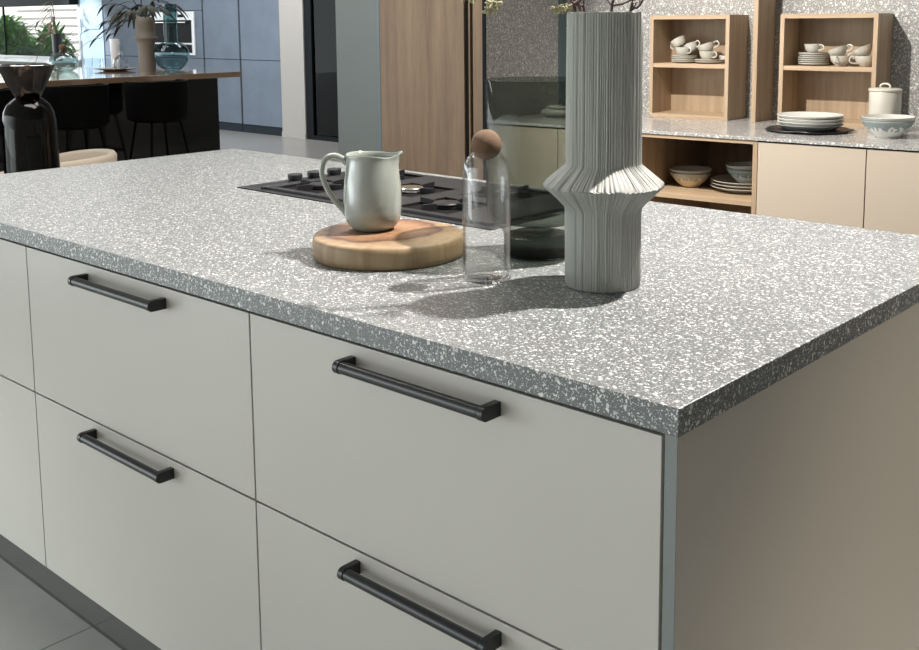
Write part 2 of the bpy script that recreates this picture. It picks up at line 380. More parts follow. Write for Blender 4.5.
# ------------------------------------------------------------------ island
LX, DY, TH = 2.5091, 1.1627, .0345
ZB = -.7895; ZM = -.3756; YF = .0146
top = MB().box(-LX, 0, 0, DY, -TH, 0).build('island_worktop', M_TERR, bevel=.0012, seg=2)
tag(top, 'speckled grey terrazzo island worktop carrying the jug, ribbed vase and gas hob', 'worktop')
xs = [-.0277, -.8348, -1.6494, -2.464]
cablab = ['pale grey drawer cabinet at the near right end of the island',
          'pale grey drawer cabinet in the middle of the island, both black handles fully in view',
          'pale grey drawer cabinet at the left frame edge, only a strip in view']
def make_handle(parent, xc, zc):
    mb = MB(); y = YF-.0285; h = .1500; zc -= .0045; xc -= .010
    mb.tube([(xc-h+.012,y,zc),(xc+h-.012,y,zc)], .0092, 20)
    for s in (-1,1):
        x = xc+s*h; xa, xb = sorted((x, x-s*.0115)); q = .0102
        prof = [(y-q*cos(t_), zc+q*sin(t_)) for t_ in [pi/2-pi*k/12 for k in range(13)]] + [(YF, zc-q), (YF, zc+q)]
        n = len(prof)
        vs = [(xa,a,b) for a,b in prof]+[(xb,a,b) for a,b in prof]
        mb.add(vs, [tuple(range(n)), tuple(range(2*n-1,n-1,-1))]+[(i,(i+1)%n,(i+1)%n+n,i+n) for i in range(n)])
    return mb.build('handle', M_BLACK, parent, bevel=.0008)
for i in range(3):
    x1, x0 = xs[i], xs[i+1]
    t = thing('drawer_cabinet', cablab[i], 'cabinet', ((x0+x1)/2, .5, FLOOR), 0, 'island drawer cabinets')
    def lo(o): o.location = (-t.location.x, -t.location.y, -t.location.z); return o
    lo(MB().box(x0+.001, x1-.001, YF+.0195, DY-.02, ZB+.003, -TH-.001).build('body', M_DARK, t))
    for (za, zb, hz) in ((ZM+.0020, -TH-.0102, -.0685), (ZB, ZM-.0020, -.3965)):
        f = lo(MB().box(x0+.0019, x1-(.0034 if i==0 else .0019), YF, YF+.019, za, zb).build('drawer_front', M_FRONT, t, bevel=.0007, seg=2))
        h = make_handle(f, (x0+x1)/2+.0125, hz)
        h['label'] = 'black bar handle'
ep = tag(MB().box(-.0265, -.010, YF+.0012, DY-.012, FLOOR, -TH-.0005).build('end_panel', M_PANEL, bevel=.0004),
    'tall grey-beige end panel closing the near right end of the island', 'panel')
MB().box(-.0265, -.010, YF, YF+.0011, FLOOR, -TH-.0005).build('edge_band', M_EDGE, ep)['label'] = 'blue-grey front edge of the panel'
tag(MB().box(-2.482, -2.4655, YF, DY-.012, FLOOR, -TH-.0005).build('end_panel', M_PANEL, bevel=.0006),
    'far left end panel of the island, below the worktop beyond the drawers', 'panel')
tag(MB().box(-2.465, -.027, .07, .086, FLOOR, ZB+.002).build('plinth', M_PLINTH),
    'dark metallic plinth strip under the island drawers', 'plinth')

# ------------------------------------------------------------------ ribbed vase
VX, VY = -.3966, .4123
def vase():
    rnd = random.Random(3)
    nR = 92; w = [rnd.uniform(.6,1.5) for _ in range(nR)]; s = sum(w); th = [0]
    for a in w: th.append(th[-1]+2*pi*a/s)
    depth = [rnd.uniform(.45,1.25) for _ in range(nR)]
    SUB = 5; n = nR*SUB
    prof = [(.0612,.0),(.0626,.002),(.0628,.03),(.0628,.07),(.0628,.105),(.0628,.124),(.0635,.131),(.073,.142),(.086,.155),(.0975,.1665),(.0992,.169),(.0975,.1715),(.086,.182),(.073,.1935),(.0630,.2025),(.0622,.207),(.062,.25),(.062,.30),(.0618,.35),(.0616,.40),(.0615,.4505)]
    vs = []; rings = []
    for (r, z) in prof:
        k = len(vs); rings.append(list(range(k,k+n)))
        cone = max(0, (r-.063)/.036)
        for i in range(nR):
            for j in range(SUB):
                u = j/SUB
                t = th[i]+(th[i+1]-th[i])*u
                t += .016*noise.noise(Vector((i*.6+u*.6, z*14, 1.3))) + .10*cone*(1 if z > .169 else -.5)*noise.noise(Vector((cos(t)*1.2,sin(t)*1.2,4)))
                prof_ = (sin(pi*u)**.7)*(1.0 - .35*u)
                amp = (.0029 + .0016*cone)*depth[i]*(.75+.5*noise.noise(Vector((i*1.7, z*25, 0))))
                if z < .001: amp *= .4
                rr = r - .0017 + amp*prof_ + .0006*noise.noise(Vector((cos(t)*3,sin(t)*3,z*9)))
                zz = z + (.0012*noise.noise(Vector((cos(t)*4,sin(t)*4,2))) if z > .45 else 0) + (.003*cone*noise.noise(Vector((cos(t)*5,sin(t)*5,8))))
                vs.append((rr*cos(t), rr*sin(t), zz))
    # inner wall
    for (r, z) in ((.0575,.4508),(.0555,.444),(.0545,.30),(.0545,.02)):
        k = len(vs); rings.append(list(range(k,k+n)))
        for i in range(n):
            t = 2*pi*i/n; 
            q = vs[rings[0][i]]; t = math.atan2(q[1], q[0]); vs.append((r*cos(t), r*sin(t), z))
    fs = []
    for A, B in zip(rings[:-1], rings[1:]):
        for i in range(n):
            j = (i+1)%n; fs.append((A[i],A[j],B[j],B[i]))
    fs.append(tuple(reversed(rings[0]))); fs.append(tuple(rings[-1]))
    return MB().add(vs, fs)
o = vase().build('ribbed_vase', M_VASE, loc=(VX,VY,.0003), smooth=70)
tag(o, 'tall grey ribbed stoneware vase with a flared collar standing on the island worktop', 'vase')

# blossom branches in the vase
def cluster(mb, c, rnd, r=.016, n=26, down=True):
    c = Vector(c)
    for _ in range(n):
        d = Vector((rnd.gauss(0,1), rnd.gauss(0,1), -abs(rnd.gauss(0,.8)) if down else rnd.gauss(0,.8))).normalized()
        e = c + d*r*rnd.uniform(.6,1.1)
        mb.tube([c, e], .0006, 5)
        mb.sphere(e, rnd.uniform(.0012,.0023), 8, 6)
rnd = random.Random(11)
branches = [
  ('dark twig arching left from the ribbed vase, its flower clusters furthest from the vase', [(-.405,.405,.06),(-.43,.395,.44),(-.45,.37,.50),(-.50,.322,.535),(-.55,.277,.510),(-.570,.258,.490)], [(-.570,.258,.482),(-.560,.266,.480)]),
  ('dark twig arching left from the ribbed vase, pale cluster hanging beside the wood cabinet', [(-.40,.40,.06),(-.435,.39,.43),(-.455,.372,.49),(-.49,.335,.495),(-.52,.305,.475),(-.535,.290,.465)], [(-.535,.289,.461),(-.530,.292,.470)]),
  ('short twig with green cluster hanging just left of the ribbed vase rim', [(-.39,.415,.06),(-.425,.405,.42),(-.434,.390,.462),(-.445,.375,.475),(-.450,.367,.468)], [(-.452,.364,.460),(-.446,.369,.464)]),
  ('upright forked dark twig rising from the ribbed vase opening', [(-.41,.41,.06),(-.395,.425,.42),(-.389,.424,.47),(-.385,.43,.52),(-.40,.42,.60)], [(-.40,.42,.605)]),
  ('dark twig curving up and left over the middle of the ribbed vase', [(-.385,.40,.06),(-.42,.385,.43),(-.43,.365,.47),(-.445,.32,.54),(-.47,.27,.58)], [(-.47,.27,.585),(-.475,.275,.58)]),
  ('dark twig leaning right out of the ribbed vase opening', [(-.415,.40,.06),(-.37,.44,.43),(-.365,.444,.455),(-.356,.452,.462),(-.345,.47,.50)], [(-.345,.47,.505)]),
]
for lab, pts, cl in branches:
    base = Vector(pts[0]); t = thing('blossom_twig', lab, 'twig', base, 0, 'twigs in the ribbed vase')
    P = smooth_path([Vector(q)-base for q in pts], 6); m = len(P)
    mb = MB(); mb.tube(P, [.0030-.0017*k/m for k in range(m)], 8)
    for k in range(8, m-3, 5):      # side shoots
        d = Vector((rnd.uniform(-1,1), rnd.uniform(-1,1), .6)).normalized()*rnd.uniform(.015,.035)
        if (P[k]+base).z > .455: mb.tube([P[k], P[k]+d*.6+Vector((0,0,.003)), P[k]+d], [.0014,.0011,.0008], 6)
    if 'forked' in lab:
        q = Vector((-.389,.424,.462))-base
        mb.tube([q, q+Vector((.012,.010,.002)), q+Vector((.022,.018,.008)), q+Vector((.030,.020,.008))], [.0022,.0018,.0014,.0008], 7)
        mb.tube([q+Vector((.020,.016,.006)), q+Vector((.024,.018,.014))], [.0014,.0006], 6)
    mb.build('stem', M_TWIG, t)
    for c in cl:
        m2 = MB(); cluster(m2, Vector(c)-base, rnd, .0135, 34); m2.build('flower_cluster', M_BUD, t)

# ------------------------------------------------------------------ wooden board and jug
BX, BY = -.8400, .3400
pf = [(0,0),(.1385,0),(.1425,.004),(.1437,.012),(.1437,.030),(.1425,.0375),(.139,.041),(.134,.042),(0,.042)]
def wob(q, t): 
    k = 1+.008*sin(3*t+1)+.006*sin(5*t); return Vector((q.x*k, q.y*k, q.z))
o = MB().lathe(pf, 96, deform=wob).build('serving_board', M_LOG, loc=(BX,BY,.0003), rotz=radians(25))
tag(o, 'thick round slice of wood on the island worktop under the jug', 'serving board')
JX, JY = -.8847, .3431
t = thing('milk_jug', 'glazed sage grey pouring jug standing on the round wooden board', 'jug', (JX,JY,.0425))
JS = .975
ang = math.atan2(RIGHT.y, RIGHT.x)
def jdef(q, th):
    k = max(0, (q.z-.115)/.035); k = min(k, 1)
    a = (th+pi)%(2*pi)-pi
    b = exp(-(a/.36)**2)
    r = sqrt(q.x**2+q.y**2)
    rr = r + .013*b*k*k - .0022*(exp(-((abs(a)-.75)/.3)**2))*k
    zz = q.z + (.0055*b - .0035*exp(-((abs(a)-.8)/.45)**2) + .0012*sin(3*th))*k*k
    return Vector((rr*cos(th), rr*sin(th), zz))
pj = [(0,.002),(.030,.002),(.033,0),(.0355,.0006),(.040,.0035),(.0455,.009),(.0502,.016),(.0534,.025),(.0550,.038),(.0556,.052),(.0555,.066),(.0549,.080),(.0535,.096),(.0515,.112),(.0500,.126),(.0492,.138),(.0492,.1462),(.0498,.1485),(.0488,.150),(.0474,.1485),(.0462,.142),(.0465,.126),(.0485,.112),(.0515,.08),(.0525,.05),(.050,.025),(.042,.010),(0,.006)]
MB().lathe([(a,b_*JS) for a,b_ in pj], 72, deform=jdef).build('body', M_JUG, t, rotz=ang, smooth=60)
hp = [(-.0470,0,.127),(-.056,0,.1365),(-.070,0,.1425),(-.084,0,.140),(-.0935,0,.129),(-.0965,0,.112),(-.0930,0,.095),(-.0845,0,.075),(-.0715,0,.055),(-.0585,0,.041),(-.0500,0,.030)]
P = smooth_path(hp, 5); m = len(P)
rs = [.0066 - .0014*sin(pi*k/(m-1)) for k in range(m)]
MB().tube(P, rs, 14, flat=1.0).build('handle', M_JUG, t, rotz=ang, smooth=80)

# ------------------------------------------------------------------ carafe with cork ball
t = thing('glass_carafe', 'clear glass carafe closed by a round cork ball, in front of the smoked glass', 'carafe', (-.566,.3126,.0003))
po = [(0,.0),(.036,.0),(.0395,.002),(.0410,.006),(.0412,.02),(.0408,.10),(.0405,.170),(.0402,.188),(.0385,.199),(.0345,.208),(.0285,.2145),(.0240,.2185),(.0225,.2225),(.0232,.2245)]
pi_ = [(.0205,.2235),(.0212,.2170),(.0262,.2130),(.0325,.2060),(.0362,.1975),(.0380,.187),(.0384,.170),(.0388,.10),(.0390,.02),(.0380,.0085),(.034,.0065),(0,.006)]
MB().lathe(po+pi_, 64).build('bottle', M_CLEAR, t, smooth=60)
o = MB().sphere((0,0,.2318), .0258, 40, 26).build('cork_ball', M_CORK, t)

# ------------------------------------------------------------------ smoked glass hurricane
t = thing('smoked_glass_vessel', 'wide smoked grey glass vessel with a narrower foot, behind the ribbed vase', 'vase', (-.6226,.5225,.0003))
po = [(0,0),(.060,0),(.0640,.003),(.0646,.010),(.0646,.040),(.066,.047),(.073,.054),(.084,.062),(.0925,.073),(.0968,.088),(.0975,.105),(.0975,.20),(.0975,.3295),(.0960,.3310),(.0944,.3295)]
pn = [(.0944,.105),(.0937,.090),(.089,.077),(.080,.068),(.060,.062),(0,.062)]
MB().lathe(po+pn, 80).build('glass_body', M_SMOKE, t, smooth=60)
MB().lathe([(0,.003),(.059,.003),(.0625,.006),(.0628,.038),(.060,.040),(0,.040)], 64).build('thick_foot', M_SMOKED, t, smooth=50)

# ------------------------------------------------------------------ gas hob
HX, HY, HW, HD = -1.745, .637, .905, .472
t = thing('gas_hob', 'black ribbed gas hob with round knobs set into the island worktop', 'hob', (HX,HY,0.0))
MB().box(0,HW,0,HD,.0002,.003).build('frame', M_HOB, t, bevel=.001)
cells = [(.20,.125),(.20,.345),(.425,.235),(.655,.125),(.655,.345)]; HS = .086
mb = MB(); x = .098
while x < HW-.02:
    segs = [(.022, HD-.022)]
    for cx, cy in cells:
        if abs(x-cx) < HS:
            ns = []
            for a, b_ in segs:
                if cy-HS > a and cy+HS < b_: ns += [(a, cy-HS), (cy+HS, b_)]
                else: ns.append((a, b_))
            segs = ns
    for a, b_ in segs: mb.box(x-.0019, x+.0019, a, b_, .003, .0095)
    x += .0058
mb.build('ribbed_cover', M_RIB, t, smooth=0)
mb = MB()
mb.box(.082,.0935,.016,HD-.016,.003,.0100)
mb.build('divider_strip', M_HOB, t, bevel=.0008)
for cx, cy in cells:
    g = MB()
    MB().box(cx-HS+.001,cx+HS-.001,cy-HS+.001,cy+HS-.001,.0031,.0038).build('burner_well', M_WELL, t)
    for (a0,a1,b0,b1) in ((-HS,HS,-HS,-HS+.004),(-HS,HS,HS-.004,HS),(-HS,-HS+.004,-HS,HS),(HS-.004,HS,-HS,HS)):
        g.box(cx+a0,cx+a1,cy+b0,cy+b1,.0030,.0098)
    for k in range(4):
        dx, dy = ((1,0),(0,1),(-1,0),(0,-1))[k]; px_, py_ = -dy, dx
        pts = [(.034,.008),(.038,.0185),(HS-.004,.0215),(HS-.004,.0035),(.040,.0035)]
        vs = []
        for s in (-.004,.004):
            for r_, z_ in pts: vs.append((cx+dx*r_+px_*s, cy+dy*r_+py_*s, z_))
        n = len(pts)
        g.add(vs, [tuple(range(n-1,-1,-1)), tuple(range(n,2*n))]+[(i,(i+1)%n,(i+1)%n+n,i+n) for i in range(n)])
    g.build('pan_support', M_IRON, t, smooth=0)
    b = MB().lathe([(0,.0039),(.030,.0039),(.031,.007),(.029,.011),(.020,.012),(0,.012)], 32, (cx,cy,0)).build('burner', M_STEEL if abs(cx-.425)<.01 else M_IRON, t)
    MB().lathe([(0,.0121),(.030,.0121),(.033,.0145),(.030,.0175),(0,.0185)], 32, (cx,cy,0)).build('burner_cap', M_STEEL if abs(cx-.425)<.01 else M_IRON, b)
for ky in (.160, .228, .300, .372):
    MB().lathe([(0,.003),(.0215,.003),(.0215,.005),(.0185,.006),(.0190,.012),(.0205,.0135),(.0205,.0225),(.0185,.0245),(0,.0245)], 40, (.045,ky,0)).build('knob', M_BLACK, t, smooth=35)

# ------------------------------------------------------------------ back run (own frame, turned 4.7 degrees)
A = radians(4.7); AX = Vector((cos(A),sin(A),0)); AY = Vector((-sin(A),cos(A),0)); B0 = Vector((-1.733,2.59,0))
def W(x, y, z=0): return B0 + AX*x + AY*y + Vector((0,0,z))
def bstruct(name, mb, mat, **k): return struct(name, mb, mat, loc=B0, rotz=A, **k)
def bmesh_thing(name, mb, mat, label, cat, pos, group=None, **k):
    o = mb.build(name, mat, loc=W(*pos), rotz=A, **k); return tag(o, label, cat, group)
def bthing(name, label, cat, pos, group=None, rot=0): return thing(name, label, cat, W(*pos), A+rot, group)
HT = 2.31
bstruct('wall_back', MB().box(-.81, 2.6, .752, .90, FLOOR, HT), M_TERRW, smooth=0)
bstruct('wall_side', MB().box(-.806, -.790, .0, .5905, FLOOR, HT), M_TERRW, smooth=0)
bstruct('trim_1', MB().box(-.808, -.786, .5915, .655, FLOOR, HT), M_TRIMTEAL, smooth=0)
bstruct('trim_4', MB().box(-.8065, -.7885, -.006, -.0005, FLOOR, HT), M_FRAME, smooth=0)
bstruct('trim_2', MB().box(-.806, -.790, .656, .7515, FLOOR, HT), M_TERRW, smooth=0)
# pillar and tall wood cabinet
bstruct('wall_pillar', MB().box(-1.722, -1.452, .0, .90, FLOOR, HT), M_PILLAR, smooth=0)
bstruct('trim_3', MB().box(-1.4515, -1.431, .0, .10, FLOOR, HT), M_PILBLUE, smooth=0)
t = bthing('tall_cabinet', 'tall wood veneer cupboard between the grey pillar and the terrazzo splashback', 'cabinet', (-1.12,.4,FLOOR))
def part(t, pos, mb, name, mat, **k):
    o = mb.build(name, mat, t, **k); o.location = (-pos[0],-pos[1],-pos[2]); return o
ps = (-1.12,.4,FLOOR)
part(t, ps, MB().box(-1.43,-.808,.021,.75,FLOOR,HT), 'body', M_DARK)
part(t, ps, MB().box(-1.429,-.915,.0,.02,FLOOR+.08,HT), 'door', M_PANTRY, bevel=.001)
part(t, ps, MB().box(-.889,-.881,.0,.02,FLOOR+.08,HT), 'grip_profile', M_PANTRY)
part(t, ps, MB().box(-.915,-.889,.012,.02,FLOOR+.08,HT), 'grip_recess', M_DARK)
part(t, ps, MB().box(-.865,-.808,-.0,.02,FLOOR,HT), 'side_strip', M_PANTRY, bevel=.001)
# base cabinets
def base_cab(x0, x1, label):
    pos = ((x0+x1)/2,.35,FLOOR); t = bthing('base_cabinet', label, 'cabinet', pos, 'beige base cabinets')
    part(t, pos, MB().box(x0+.0005,x1-.0005,.0205,.74,FLOOR+.10,-.0135), 'body', M_DARK)
    part(t, pos, MB().box(x0+.0015,x1-.0015,.0,.0195,FLOOR+.10,-.0195), 'door', M_BEIGE, bevel=.0008)
    part(t, pos, MB().box(x0+.0005,x1-.0005,.06,.075,FLOOR,FLOOR+.10), 'plinth', M_DARK)
base_cab(-.785,-.41,'beige base cabinet left of the open niche, nearest the tall wood cupboard')
base_cab(-.409,-.033,'beige base cabinet seen between the smoked glass and the ribbed vase, beside the niche')
base_cab(.486,.888,'beige base cabinet directly right of the open oak niche')
base_cab(.889,1.30,'second beige base cabinet to the right of the open oak niche')
base_cab(1.301,1.72,'beige base cabinet furthest to the right along the back counter')
pos = (.225,.35,FLOOR); x0, x1 = -.032, .485
t = bthing('open_shelf_unit', 'open oak niche unit in the back counter holding bowls and plates', 'shelf unit', pos)
part(t, pos, MB().box(x0,x0+.018,.0,.70,FLOOR+.1,-.0135), 'side_panel', M_OAK)
part(t, pos, MB().box(x1-.018,x1,.0,.70,FLOOR+.1,-.0135), 'side_panel', M_OAK)
part(t, pos, MB().box(x0+.0185,x1-.0185,.0,.70,-.0275,-.0135), 'top_panel', M_OAKX)
part(t, pos, MB().box(x0+.0185,x1-.0185,.0,.64,-.266,-.250), 'shelf', M_OAKX)
part(t, pos, MB().box(x0+.0185,x1-.0185,.0,.64,FLOOR+.1,FLOOR+.118), 'bottom_panel', M_OAKX)
part(t, pos, MB().box(x0+.0185,x1-.0185,.645,.70,FLOOR+.1,-.028), 'back_panel', M_OAK)
part(t, pos, MB().box(x0+.0005,x1-.0005,.06,.075,FLOOR,FLOOR+.0995), 'plinth', M_DARK)
o = MB().box(-.785,1.75,-.006,.750,-.0125,0).build('back_worktop', M_TERRC, loc=B0, rotz=A, bevel=.001)
tag(o, 'thin polished terrazzo counter along the back wall under the oak boxes', 'worktop')

# oak boxes
def oak_box(x0, x1, lab):
    y0, y1, h = .550, .748, .462; pos = ((x0+x1)/2,(y0+y1)/2,.0003); Tk = .018
    t = bthing('shelf_box', lab, 'shelf', pos, 'oak boxes on the back counter')
    part(t, pos, MB().box(x0,x0+Tk,y0,y1,.0003,h), 'side_panel', M_OAK, bevel=.0006)
    part(t, pos, MB().box(x1-Tk,x1,y0,y1,.0003,h), 'side_panel', M_OAK, bevel=.0006)
    part(t, pos, MB().box(x0+Tk,x1-Tk,y0,y1,h-Tk,h), 'top_panel', M_OAKX)
    part(t, pos, MB().box(x0+Tk,x1-Tk,y0,y1,.0003,Tk), 'bottom_panel', M_OAKX)
    part(t, pos, MB().box(x0+Tk,x1-Tk,y0+.003,y1-.012,.228,.246), 'middle_shelf', M_OAKX)
    part(t, pos, MB().box(x0+Tk,x1-Tk,y1-.0119,y1,Tk,h-Tk), 'back_panel', M_OAK)
oak_box(-.268,.118,'left oak box with two compartments, nearest the ribbed vase')
oak_box(.345,.747,'right oak box with two compartments, behind the stacked white plates')
bmesh_thing('divider_panel', MB().box(-.010,.010,-.07,.125,0,HT), M_OAK, 'tall oak upright panel standing between the two oak boxes', 'panel', (.236,.622,.0003), bevel=.0006)

# crockery
def cup_mesh(h=.040, r=.040):
    mb = MB()
    mb.lathe([(0,.002),(.018,.002),(.020,0),(.022,.002),(.030,.010),(r*.92,.022),(r,h),(r-.002,h+.001),(r-.0035,h),(r*.85,.022),(.026,.011),(.016,.006),(0,.005)], 32)
    return mb
def cup(label, pos, tilt=0, tdir=0, hd=0, r=.040, h=.040, mat=None, group='cups in the oak boxes'):
    t = bthing('teacup', label, 'cup', pos, group); mat = mat or M_WHITEC
    M = Matrix.Rotation(tilt, 4, Vector((cos(tdir),sin(tdir),0)))
    if tilt: t.rotation_euler = (Matrix.Rotation(A,4,'Z') @ M).to_euler()
    cup_mesh(h, r).build('bowl', mat, t)
    a = hd; pts = [(r*.92,h*.85),(r+.010,h*.95),(r+.020,h*.75),(r+.019,h*.45),(r+.006,h*.28),(r*.72,h*.3)]
    P = smooth_path([(q*cos(a), q*sin(a), z) for q, z in pts], 5)
    MB().tube(P, .0032, 8).build('handle', mat, t)
    return t
def plate_stack(n, pos, r, th, labels, group, mat, mats=None, name='plate', step=None, lip=.010, base=.62):
    for k in range(n):
        mb = MB(); rnd2 = random.Random(k+int(r*1000)); 
        mb.lathe([(0,.0015),(r*base-.003,.0015),(r*base,0),(r*base+.004,.0015),(r*.96,lip-.002),(r,lip+.001),(r,lip+.003),(r*.96,lip+.0025),(r*base,.005),(0,.0045)], 56)
        p2 = (pos[0]+rnd2.uniform(-.002,.002), pos[1]+rnd2.uniform(-.002,.002), pos[2]+k*(step or th))
        o = mb.build(name, (mats[k] if mats else mat), loc=W(*p2), rotz=A, smooth=50)
        tag(o, labels[k], 'plate' if name=='plate' else 'saucer', group)
def ordlab(base, n):
    names = ['lowest','second from bottom','third from bottom','fourth from bottom','fifth from bottom','topmost']
    return [f"{base}, {names[k] if k<n-1 else 'topmost'} of the stack" for k in range(n)]
SZ = .2465
# left box, left saucers and cups
plate_stack(4, (-.141,.645,SZ), .058, .0075, ordlab('left grey saucers in left oak box',4), 'saucers in the left oak box', M_GREYP, name='saucer', step=.0078, lip=.008)
cup('upright cream cup on the left saucer stack of the left oak box', (-.146,.643,SZ+.0345), hd=-.45, r=.037, h=.036)
cup('tilted cream cup lying in another cup, top left of the left oak box', (-.156,.640,SZ+.075), tilt=radians(30), tdir=pi/2+pi, hd=pi*.9, r=.036, h=.036)
cup('dark-handled tilted cup behind the left saucer stack in the left oak box', (-.112,.668,SZ+.052), tilt=radians(-22), tdir=pi*.5, hd=-.25, r=.034, h=.036, mat=M_GREYP)
plate_stack(2, (-.014,.640,SZ), .068, .0075, ordlab('right cream saucers in left oak box',2), 'saucers in the left oak box', M_WHITEC, name='saucer', step=.0078, lip=.008)
cup('upright cream cup on the right saucers of the left oak box', (-.024,.640,SZ+.0175), hd=-.4, r=.038, h=.036)
cup('tilted cream cup resting in the upright cup, right side of the left oak box', (-.020,.638,SZ+.050), tilt=radians(-20), tdir=pi/2, hd=.0, r=.040, h=.036)
cup('grey cup with dark loop handle tucked at the right wall of the left oak box', (.048,.680,SZ+.0002), hd=-.9, r=.032, h=.034, mat=M_GREYP)
# right box
plate_stack(6, (.459,.645,SZ), .064, .0075, ordlab('cream saucer in right oak box',6), 'saucers in the right oak box', M_GREYP, name='saucer', step=.0086, lip=.008)
cup('upright cream cup on top of the tall saucer stack', (.454,.643,SZ+.0555), hd=-.35, r=.036, h=.033)
cup('upright cream cup in the middle of the right oak box, handle to the front', (.582,.620,SZ+.0002), hd=-1.6, r=.044, h=.042)
cup('tilted cream cup resting in the middle cup of the right oak box', (.576,.622,SZ+.040), tilt=radians(-20), tdir=pi/2, hd=-.1, r=.042, h=.034)
cup('upright cream cup at the right wall of the right oak box', (.678,.635,SZ+.0002), hd=-2.6, r=.044, h=.042)
cup('tilted cream cup resting in the cup at the right wall of the right oak box', (.676,.637,SZ+.042), tilt=radians(-26), tdir=pi/2, hd=-2.9, r=.042, h=.036)

# tray, plates, canister, bowls on the counter
rt = random.Random(5)
def wavy(q, th):
    k = 1 + .035*sin(5*th+.7)*(1 if q.z>0.001 else .6) + .02*sin(9*th); return Vector((q.x*k,q.y*k,q.z + .0035*max(0,sin(4*th+1))*(1 if sqrt(q.x**2+q.y**2)>.12 else 0)))
bmesh_thing('slate_tray', MB().lathe([(0,0),(.135,0),(.158,.003),(.165,.007),(.164,.0095),(.155,.0075),(.13,.006),(0,.006)], 72, deform=wavy), plain('black_slate',(.012,.012,.013),.35,bump=.5,bscale=60),
    'wavy-edged black round tray under the white plates on the back counter', 'tray', (.563,.322,.0003))
plate_stack(4, (.568,.322,.0068), .127, .012, ordlab('large round plate on the black tray',4), 'plates on the black tray', None,
    mats=[M_GREYC, M_PLATE, M_PLATE, M_PLATE], step=.0125, lip=.020, base=.72)
pos = (.810,.466,.0003)
t = bthing('canister', 'tall cream ceramic canister with a looped lid on the back counter', 'canister', pos)
def dent(q, th):
    r = sqrt(q.x**2+q.y**2)
    d = .0035*noise.noise(Vector((cos(th)*1.7, sin(th)*1.7, q.z*18)))*(1 if .01<q.z<.155 else .2)
    k = (r+d)/max(r,1e-5); return Vector((q.x*k,q.y*k,q.z))
MB().lathe([(0,0),(.053,0),(.0565,.004),(.058,.012),(.059,.06),(.0592,.11),(.0595,.155),(.058,.158),(0,.158)], 64, deform=dent).build('jar', M_WHITEC, t, smooth=60)
ld = MB().lathe([(0,.159),(.060,.159),(.0625,.161),(.0625,.166),(.058,.170),(.02,.173),(0,.173)], 56).build('lid', M_WHITEC, t)
MB().tube(smooth_path([(-.017,0,.170),(-.018,0,.180),(-.008,0,.187),(.008,0,.187),(.018,0,.180),(.017,0,.170)],5), .0042, 10).build('lid_handle', M_WHITEC, ld)
def bowl(label, pos, mat, r=.095, h=.062, b=.042, tilt=0, td=0, group='drip-glazed bowls'):
    mb = MB(); mb.lathe([(0,.002),(b-.004,.002),(b-.002,0),(b,.001),(b+.004,.006),(r*.72,h*.42),(r*.93,h*.80),(r,h),(r-.0015,h+.002),(r-.004,h),(r*.88,h*.76),(r*.66,h*.40),(b-.006,.010),(0,.007)], 64)
    o = mb.build('bowl', mat, loc=W(*pos), rotz=A, smooth=60)
    if tilt: o.rotation_euler = (Matrix.Rotation(A,4,'Z')@Matrix.Rotation(tilt,4,Vector((cos(td),sin(td),0)))).to_euler()
    return tag(o, label, 'bowl', group)
bowl('grey bowl with white drip glaze on the back counter, lower of the pair', (.881,.267,.0003), M_BOWL)
bowl('pale grey bowl on the back counter, upper of the pair', (.882,.267,.0143), M_GREYP, r=.096, h=.063)
bowl('sand and grey bowl at the left of the oak niche, lower of the pair', (.104,.226,-.2497), M_BOWL2, r=.088, h=.060, b=.038)
bowl('sand and grey bowl at the left of the oak niche, upper of the pair', (.104,.226,-.2360), M_BOWL2, r=.088, h=.060, b=.038)
plate_stack(3, (.330,.252,-.2497), .134, .012, ordlab('cream plate at the right of the oak niche',3), 'plates in the niche', M_WHITEC, step=.0125, lip=.019, base=.6)
bowl('grey drip-glazed bowl on the niche plates, lower of the two', (.348,.252,-.2190), M_BOWL, r=.090, h=.060, b=.04)
bowl('slightly tipped grey bowl on the niche plates, upper of the two', (.350,.252,-.1975), M_GREYC, r=.090, h=.056, b=.04, tilt=radians(-4), td=pi/2)
# folded cloth and pale stem seen behind the glass and vase
mb = MB(); vs = []; fs = []
nx, ny = 18, 10
for lay in range(2):
    pass
mb.sphere((0,0,.022), .055, 24, 12, (1.3,.8,.42)); 
mb.sphere((.012,-.006,.046), .040, 20, 10, (1.2,.8,.28))
bmesh_thing('grey_bundle', mb, M_CLOTH, 'small folded grey linen cloth on the back counter, seen through the smoked glass', 'cloth', (-.62,.30,-.0002), smooth=60)
bmesh_thing('dried_stem', MB().tube([(-.07,-.02,.075),(-.03,-.01,.045),(.010,0,.004)], .0022, 6), M_PALELEAF, 'thin pale dried stem leaning on the counter beside the left oak box', 'stem', (-.215,.49,0))

